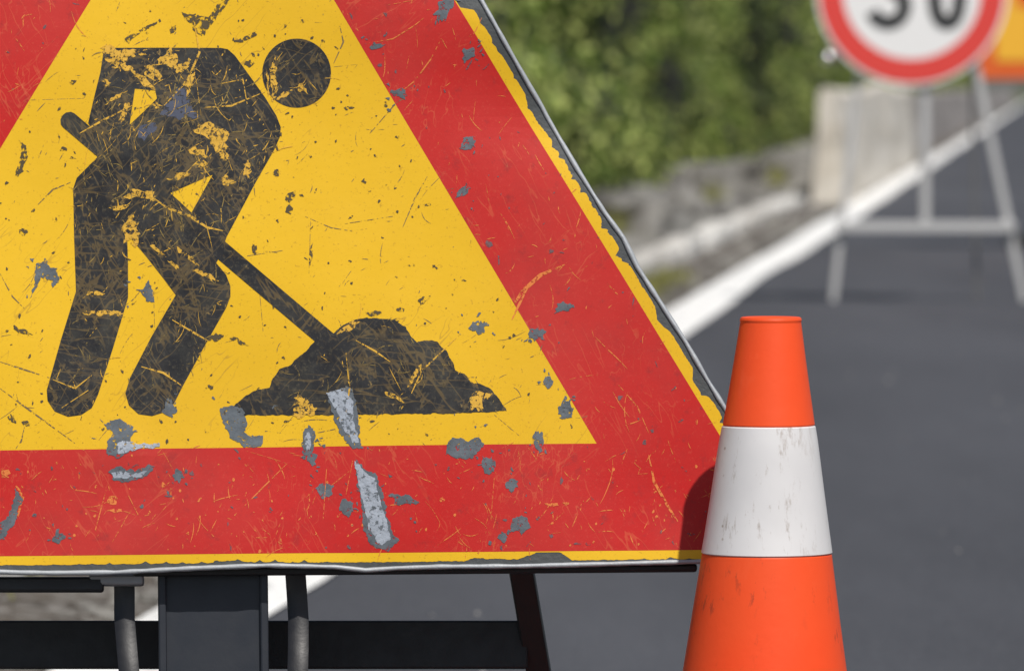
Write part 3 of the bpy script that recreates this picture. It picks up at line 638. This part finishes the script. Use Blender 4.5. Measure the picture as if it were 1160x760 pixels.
# ------------------------------------------------------------------ SPEED LIMIT SIGN (behind, right)
M_white = plain('white_sheeting', (.76, .76, .76), .45, 0, .25, 8, 0, .75); M_r2 = plain('red_ring', (.66, .055, .045), .45, 0, .35, 12, 0, .7)
M_num = plain('black_numeral', (.010, .011, .012), .5); M_galv = plain('galvanised_steel', (.52, .52, .52), .5, .35, .5, 20, .1, .6)
SPD = 6.02
def Q(px, py, dep=SPD): return CAM + ray(px, py) * dep
def VQ(px, py, Y):                                        # on the vertical plane at depth Y
    d = ray(px, py); return CAM + d * (Y / d.y)
Y2 = 22.0
cen2 = VQ(1033, -11, Y2); RD = (VQ(1142, -11, Y2) - cen2).length
ft = gpt(1050, 345)
spd = thing('speed_limit_sign', 'round white speed limit sign reading 30 with red ring, on a grey trestle stand', 'road sign', (cen2.x, Y2 + .03, 0))
def disc(name, ro, ri, y, mat, thick=.0, n=72):
    mb = MB(); vs = []
    for k in range(n):
        t = 2 * math.pi * k / n; vs += [cen2 + Vector((ro * math.cos(t), y, ro * math.sin(t))), cen2 + Vector((ri * math.cos(t), y, ri * math.sin(t)))]
    if ri > 0: mb.add(vs, [(2 * k, 2 * k + 1, (2 * k + 3) % (2 * n), (2 * k + 2) % (2 * n))[::-1] for k in range(n)])
    else: mb.add(vs[::2], [tuple(range(n))])
    if thick:
        a = [v + Vector((0, thick, 0)) for v in vs[::2]]; mb.add(vs[::2] + a, [(k, (k + 1) % n, n + (k + 1) % n, n + k)[::-1] for k in range(n)]); mb.add(a, [tuple(range(n))[::-1]])
    return mb.build(name, mat, spd)
disc('disc', RD, 0, 0, M_white, .018); disc('red_ring', RD * .965, RD * .72, -.002, M_r2)
def stroke(pts, w, y):
    vs = []; m = len(pts); P = [cen2 + Vector((a, 0, b)) for a, b in pts]
    for i in range(m):
        d = (P[min(m - 1, i + 1)] - P[max(0, i - 1)]).normalized(); q = Vector((-d.z, 0, d.x)) * w / 2; vs += [P[i] + q + Vector((0, y, 0)), P[i] - q + Vector((0, y, 0))]
    return vs, [(2 * i, 2 * i + 1, 2 * i + 3, 2 * i + 2) for i in range(m - 1)]
u = RD / 109
zx, hh = 40 * u, 37 * u
pts = [(zx + 14.5 * u * math.copysign(abs(math.cos(t)) ** .8, math.cos(t)), hh * math.copysign(abs(math.sin(t)) ** .8, math.sin(t))) for t in [k * 2 * math.pi / 40 for k in range(41)]]
MB().add(*stroke(pts, 15 * u, -.003)).build('numeral', M_num, spd)
tx = -27 * u
p3 = [(tx + 17 * u * math.cos(t), hh - 17 * u + 17 * u * math.sin(t)) for t in [R(160 - k * 250 / 14) for k in range(15)]]
p3b = [(tx + 19 * u * math.cos(t), -hh + 19 * u + 19 * u * math.sin(t)) for t in [R(85 - k * 245 / 16) for k in range(17)]]
mb = MB().add(*stroke(p3, 15 * u, -.003)); mb.add(*stroke(p3b, 15 * u, -.0032)); mb.build('numeral', M_num, spd)
# trestle
Pb = lambda x, y, yy=Y2 + .04: VQ(x, y, yy)
def down(p, q): return ext_down(p, q, 0)
rl0, rl1 = Pb(1108, 90), Pb(1150, 290); ll0, ll1 = Pb(972, 90), Pb(952, 268)
MB().bar(Pb(1100, 50), down(rl0, rl1), .023, .023).build('leg', M_galv, spd)
MB().bar(Pb(977, 45), down(ll0, ll1), .020, .020).build('leg', M_galv, spd)
c0_, c1_ = Pb(947, 257, Y2 + .015), Pb(1150, 257, Y2 + .015)
MB().bar(c0_, c1_, .026, .030, (0, 1, 0)).build('cross_bar', M_galv, spd)
MB().bar(Pb(1048, 20, Y2 + .035), Pb(1048, 250, Y2 + .035), .026, .03).build('post', M_galv, spd)
MB().bar(Pb(1100, 40, Y2 + .06), gpt(1107, 341), .012, .012).build('rear_leg', M_back, spd)
MB().bar(cen2 + Vector((-.27, .035, -.20)), cen2 + Vector((.20, .035, -.20)), .05, .03, (0, 1, 0)).build('bracket', M_dark, spd)
M_chr = plain('polished_bolt', (.85, .85, .82), .08, 1, .05)
MB().lathe([(0, .02), (.012, .017), (.020, .008), (.022, -.014), (0, -.014)], VQ(938, 66, Y2 - .02), 16).build('bolt', M_chr, spd, True)

# ------------------------------------------------------------------ ORANGE BORDERED PANEL (behind, far right)
Y3 = 29.5
p0 = VQ(1108, 90, Y3); PW, PH = 1.0, .75
pan = thing('detour_board', 'yellow temporary board with a dark orange border, cut by the right edge of the picture', 'road sign', (p0.x + PW / 2, Y3 + .03, 0))
M_oy = plain('board_yellow', (.80, .42, .03), .5, 0, .3, 8, 0, .7); M_ob = plain('board_orange', (.66, .11, .015), .5, 0, .3, 8, 0, .7)
MB().box(p0 + Vector((PW / 2, .008, PH / 2)), PW / 2, .008, PH / 2, bev=.003).build('panel', M_ob, pan)
bw = .075
q0 = p0 + Vector((bw, -.004, bw)); MB().add([q0, q0 + Vector((PW - 2 * bw, 0, 0)), q0 + Vector((PW - 2 * bw, 0, PH - 2 * bw)), q0 + Vector((0, 0, PH - 2 * bw))], [(0, 1, 2, 3)]).build('face', M_oy, pan)
ar = [(.16, .30), (.55, .30), (.55, .20), (.78, .375), (.55, .55), (.55, .45), (.16, .45)]
MB().add([p0 + Vector((x, -.006, z)) for x, z in ar], [(0, 1, 2, 4, 5, 6), (2, 3, 4)]).build('arrow', M_ob, pan)
for dx in (.3, .8): MB().bar((p0.x + dx, Y3 + .03, 0), (p0.x + dx, Y3 + .03, p0.z + .6), .04, .03).build('post', M_galv, pan)
MB().box((p0.x + .55, Y3 + .03, .03), .42, .12, .03, bev=.01).build('foot', M_dark, pan)

# ------------------------------------------------------------------ CONCRETE BARRIER and rubble wall along the line
def batter(s0, s1, t0, t1, h, top0, top1, n, amp, fr):
    """long low wall, battered sides, roughened"""
    vs, fs = [], []; prof = [(t0, 0), (t0 + (top0 - t0) * .5, h * .5), (top0 - .0, h - .03), (top0 + .03, h), (top1 - .03, h), (top1, h - .03), (t1 - (t1 - top1) * .5, h * .5), (t1, 0)]
    m = len(prof)
    for i in range(n + 1):
        for t, z in prof:
            p = RP(s0 + (s1 - s0) * i / n, t, z); q = Vector((p.x, p.y * .16, p.z)) * fr
            vs.append(p + Vector((noise.noise(q), noise.noise(q + Vector((5, 0, 0))), noise.noise(q + Vector((0, 5, 0))) * (1 if z > .01 else 0))) * amp)
    for i in range(n): fs += [(i * m + k, i * m + k + 1, i * m + m + k + 1, i * m + m + k) for k in range(m - 1)]
    fs += [tuple(range(m))[::-1], tuple(n * m + k for k in range(m))]
    return MB().add(vs, [f[::-1] for f in fs])
S0 = 10.9 * K / DIR.y
o = batter(S0, S0 + 6.4 * K, .10, .29, .68, .14, .24, 120, .050, 1.3).build('concrete_barrier', M_conc, None, False, RP(S0, .3))
tag(o, 'pale battered concrete barrier end beside the white line, behind the speed sign', 'barrier')
o = batter(S0 + 7.2 * K, S0 + 75 * K, .25, .75, .62, .32, .65, 500, .09, 1.6).build('stone_wall', M_wallst, None, False, RP(S0 + 8, .5))
tag(o, 'dull grey brown low stone wall continuing along the road beyond the concrete barrier', 'wall')

# ------------------------------------------------------------------ loose rocks on the verge
for i, (px, py, rx, ry, rz, lab) in enumerate([(812, 205, .62, .26, .15, 'wide pale flat topped rock at the foot of the hedge'), (722, 250, .34, .2, .11, 'grey rock just right of the warning sign edge, below the hedge'),
        (893, 195, .42, .26, .13, 'dark grey rock near the concrete barrier end'), (765, 232, .22, .15, .10, 'small grey rock between two larger ones below the hedge')]):
    V, Fc = blob_rock(rx * 2.2, ry, rz, i * 3.1 + 2); c = gpt(px, py + 14, .06); c.z = .06 + rz * .35; a = math.atan2(DIR.y, DIR.x)
    V = [c + Vector((v.x * math.cos(a) - v.y * math.sin(a), v.x * math.sin(a) + v.y * math.cos(a), v.z)) for v in V]
    tag(mesh('rock', V, Fc, M_rock, None, True, (c.x, c.y, .06)), lab, 'rock')

# ------------------------------------------------------------------ foliage
def leaf_mat(name, ca, cb, cc):
    m = NM(name, ca, .5)
    g = m.n.new('ShaderNodeNewGeometry').outputs['Random Per Island']
    c = m.ramp(g, [(0, ca), (.45, cb), (.8, cc), (1, tuple(x * 1.5 for x in cc))])
    c = m.mix(m.ramp(m.noise(1.3, 4, .6), [(.35, 0.0), (.65, 1.0)]), c, m.mix(.5, c, (.11, .12, .045)))
    m.set('Base Color', c); m.set('Roughness', .5); m.set('Specular IOR Level', .25)
    tr = m.n.new('ShaderNodeBsdfTranslucent'); m.l.new(c, tr.inputs[0]); mx = m.n.new('ShaderNodeMixShader'); mx.inputs[0].default_value = .28
    m.l.new(m.b.outputs[0], mx.inputs[1]); m.l.new(tr.outputs[0], mx.inputs[2]); m.l.new(mx.outputs[0], m.n['Material Output'].inputs[0]); return m.m
M_leaf = leaf_mat('hedge_leaf', (.040, .090, .010), (.135, .220, .028), (.46, .52, .16))
M_leaf_shade = leaf_mat('gap_shade_leaf', (.018, .035, .012), (.030, .050, .016), (.060, .085, .028))  # near-black leaf colour paints the shade of the hedge gap
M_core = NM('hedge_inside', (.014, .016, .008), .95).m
M_stem = plain('bark', (.09, .07, .05), .9)
def leaves(P, Nn, size, seed):
    """a folded leaf (two triangles pairs) at every point, roughly facing Nn"""
    g = np.random.default_rng(seed); n = len(P)
    d = Nn + g.normal(0, .55, (n, 3)); d /= np.linalg.norm(d, axis=1)[:, None]
    t = g.normal(0, 1, (n, 3)); t -= d * (t * d).sum(1)[:, None]; t /= np.linalg.norm(t, axis=1)[:, None]; b = np.cross(d, t)
    L = (size * g.uniform(.6, 1.35, n))[:, None]; W = L * .36
    v = np.stack([P - t * L * .5, P + b * W + d * W * .25, P + t * L * .5, P - b * W + d * W * .25], 1).reshape(-1, 3)
    i = np.arange(n) * 4; f = np.concatenate([np.stack([i, i + 1, i + 2], 1), np.stack([i, i + 2, i + 3], 1)])
    return v, f
def np_mesh(name, v, f, mat, parent):
    off = np.array(wloc(parent)); me = bpy.data.meshes.new(name); v = v - off
    me.vertices.add(len(v)); me.vertices.foreach_set('co', v.ravel().astype(np.float32))
    me.loops.add(f.size); me.loops.foreach_set('vertex_index', f.ravel().astype(np.int32))
    me.polygons.add(len(f)); me.polygons.foreach_set('loop_start', np.arange(0, f.size, 3, dtype=np.int32)); me.polygons.foreach_set('loop_total', np.full(len(f), 3, np.int32))
    me.update(calc_edges=True); me.validate(); me.materials.append(mat); o = bpy.data.objects.new(name, me); col.objects.link(o); o.parent = parent; return o
def hedge(s0, s1, tf, tb, z0, z1, dens, name, label, cat, seed, leaf=.055, lm=None):
    root = thing(name, label, cat, RP((s0 + s1) / 2, (tf + tb) / 2, 0)); g = np.random.default_rng(seed)
    def bulge(s_, z_):
        s_ = s_ / K
        return .20 * noise.noise(Vector((s_ * .9, z_ * 1.0, seed))) + .24 * noise.noise(Vector((s_ * 2.3, z_ * 2.6, seed + 4))) + .05 * noise.noise(Vector((s_ * 7, z_ * 7, seed)))
    P, Nn = [], []
    nf = int((s1 - s0) * (z1 - z0) * dens); Nf = np.array(-NRM) * .8 + np.array((0, 0, .55))
    for _ in range(nf):
        s_ = g.uniform(s0, s1); z_ = g.uniform(z0, z1); b = bulge(s_, z_); under = max(0, .25 - (z_ - z0)) * .6
        end = max(0, .35 - min(s_ - s0, s1 - s_)) * .6; topr = max(0, .3 - (z1 - z_)) * .7
        t_ = tf - b + under + end + topr + abs(g.normal(0, .11)) + (.25 if noise.noise(Vector((s_ / K * 1.7, z_ * 2.2, seed + 9))) > .27 else 0); p = RP(s_, t_, z_ + .03 * noise.noise(Vector((s_ * 3, z_, 2)))); P.append(p[:]); Nn.append(Nf)
    for _ in range(int((s1 - s0) * (tb - tf) * dens * .5)):
        s_ = g.uniform(s0, s1); t_ = g.uniform(tf + .1, tb); P.append(RP(s_, t_, z1 + .3 * noise.noise(Vector((s_ * 1.5, t_ * 1.5, 1))) - abs(g.normal(0, .05)))[:]); Nn.append(np.array((0, 0, 1.)))
    for se, sg in ((s0, -1), (s1, 1)):
        for _ in range(int((z1 - z0) * (tb - tf) * dens * .7)):
            t_ = g.uniform(tf, tb); z_ = g.uniform(z0, z1); P.append(RP(se + sg * (.05 * g.normal() + .12 * noise.noise(Vector((t_ * 3, z_ * 3, 4)))), t_, z_)[:]); Nn.append(np.array(DIR * sg) + np.array((0, 0, .4)))
    v, f = leaves(np.array(P), np.array(Nn), leaf, seed); np_mesh('foliage', v, f, lm or M_leaf, root)
    # dark twiggy inside
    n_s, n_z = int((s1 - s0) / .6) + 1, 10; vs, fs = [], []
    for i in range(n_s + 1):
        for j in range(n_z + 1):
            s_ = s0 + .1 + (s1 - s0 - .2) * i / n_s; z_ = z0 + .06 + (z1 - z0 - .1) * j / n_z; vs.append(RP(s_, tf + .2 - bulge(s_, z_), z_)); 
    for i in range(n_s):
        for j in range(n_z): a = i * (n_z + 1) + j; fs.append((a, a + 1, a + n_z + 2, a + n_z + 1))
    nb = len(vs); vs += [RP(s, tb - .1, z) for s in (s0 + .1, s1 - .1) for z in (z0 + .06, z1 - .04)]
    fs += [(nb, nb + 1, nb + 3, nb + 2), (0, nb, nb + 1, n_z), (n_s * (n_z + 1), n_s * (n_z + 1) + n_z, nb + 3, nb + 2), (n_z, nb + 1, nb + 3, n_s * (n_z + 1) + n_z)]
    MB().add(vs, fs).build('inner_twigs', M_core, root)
    return root
hedge(7.0, 52.5, 1.14, 2.9, .04, 2.3, 340, 'hedge', 'dense green roadside hedge rising above the grey verge rocks, behind the warning sign', 'hedge', 3)
hedge(52.8, 58.2, 1.20, 2.7, .06, 2.4, 340, 'shrub', 'added near-black foliage standing for the shaded gap between the hedge and the lighter shrub', 'shrub', 21, .05, M_leaf_shade)  # added foliage; its dark colour stands for a shadowed recess in the hedge
hedge(58.6, 92, 1.16, 2.7, .12, 2.5, 190, 'shrub', 'lighter green shrub beyond the shaded gap, left of the speed sign', 'shrub', 8, .06)
hedge(95, 210, 1.15, 3.0, .3, 2.6, 45, 'shrub_row', 'distant row of green bushes behind the low stone wall', 'bushes', 13, .11)
# grass tufts in the soil strip (nobody could count the blades)
g = np.random.default_rng(5); P = []
for (s_, t_, n_, h_) in [(6.0, .20, 140, .06), (6.3, .22, 160, .07), (6.6, .20, 70, .05), (2.6, .3, 90, .05), (9.3, .32, 60, .06), (4.4, .28, 70, .05), (8.0, .70, 90, .1), (10.3, .7, 90, .1), (12, .6, 120, .12)]:
    for _ in range(n_):
        b = RP(s_ * K + g.normal(0, .30), t_ + g.normal(0, .03), .01 + (0.07 if t_ > .5 else 0)); a = g.uniform(0, 6.28); hh_ = h_ * g.uniform(.5, 1.3); l = Vector((math.cos(a), math.sin(a), 0))
        P.append((b - l.cross(Vector((0, 0, 1))) * .004, b + l.cross(Vector((0, 0, 1))) * .004, b + l * hh_ * .5 + Vector((0, 0, hh_))))
tag(mesh('grass', [v for p in P for v in p], [(3 * i, 3 * i + 1, 3 * i + 2) for i in range(len(P))], plain('grass_blade', (.17, .17, .04), .7, 0, .5, 5)), 'sparse yellow green grass growing in the soil by the kerb', 'grass', kind='stuff')
# small gravel on the soil strip and verge
vs, fs = [], []; r5 = random.Random(9); Vr = [blob_rock(1, .8, .6, q)[0][:0] for q in range(1)]
bmq = bmesh.new(); bmesh.ops.create_icosphere(bmq, subdivisions=1, radius=1); iv = [v.co.copy() for v in bmq.verts]; bmq.verts.index_update(); ifc = [[v.index for v in f.verts] for f in bmq.faces]; bmq.free()
mb = MB()
for _ in range(2600):
    s1 = r5.uniform(5, 45); t1 = r5.choice([r5.uniform(.09, .28), r5.uniform(.09, .28), r5.uniform(.46, 1.3)]); c = RP(s1, t1, .012 if t1 < .4 else .07); k = r5.uniform(.004, .019)
    j = [1 + r5.uniform(-.3, .3) for _ in iv]; sc = (r5.uniform(.8, 1.5), r5.uniform(.7, 1.2), r5.uniform(.5, .9))
    mb.add([c + Vector((v.x * sc[0], v.y * sc[1], v.z * sc[2])) * k * jj for v, jj in zip(iv, j)], ifc)
tag(mb.build('gravel', M_rock), 'loose grey gravel scattered on the soil by the kerb', 'gravel', kind='stuff')
mb = MB()
for _ in range(170):
    s1 = r5.uniform(4, 26); t1 = -r5.uniform(-.05, 1.9); c = RP(s1, t1, .002); k = r5.uniform(.0015, .004)
    mb.add([c + Vector((v.x, v.y, v.z * .8)) * k * (1 + r5.uniform(-.3, .3)) for v in iv], ifc)
tag(mb.build('road_grit', plain('pale_grit', (.28, .27, .26), .9)), 'pale grit scattered on the dark asphalt', 'grit', kind='stuff')
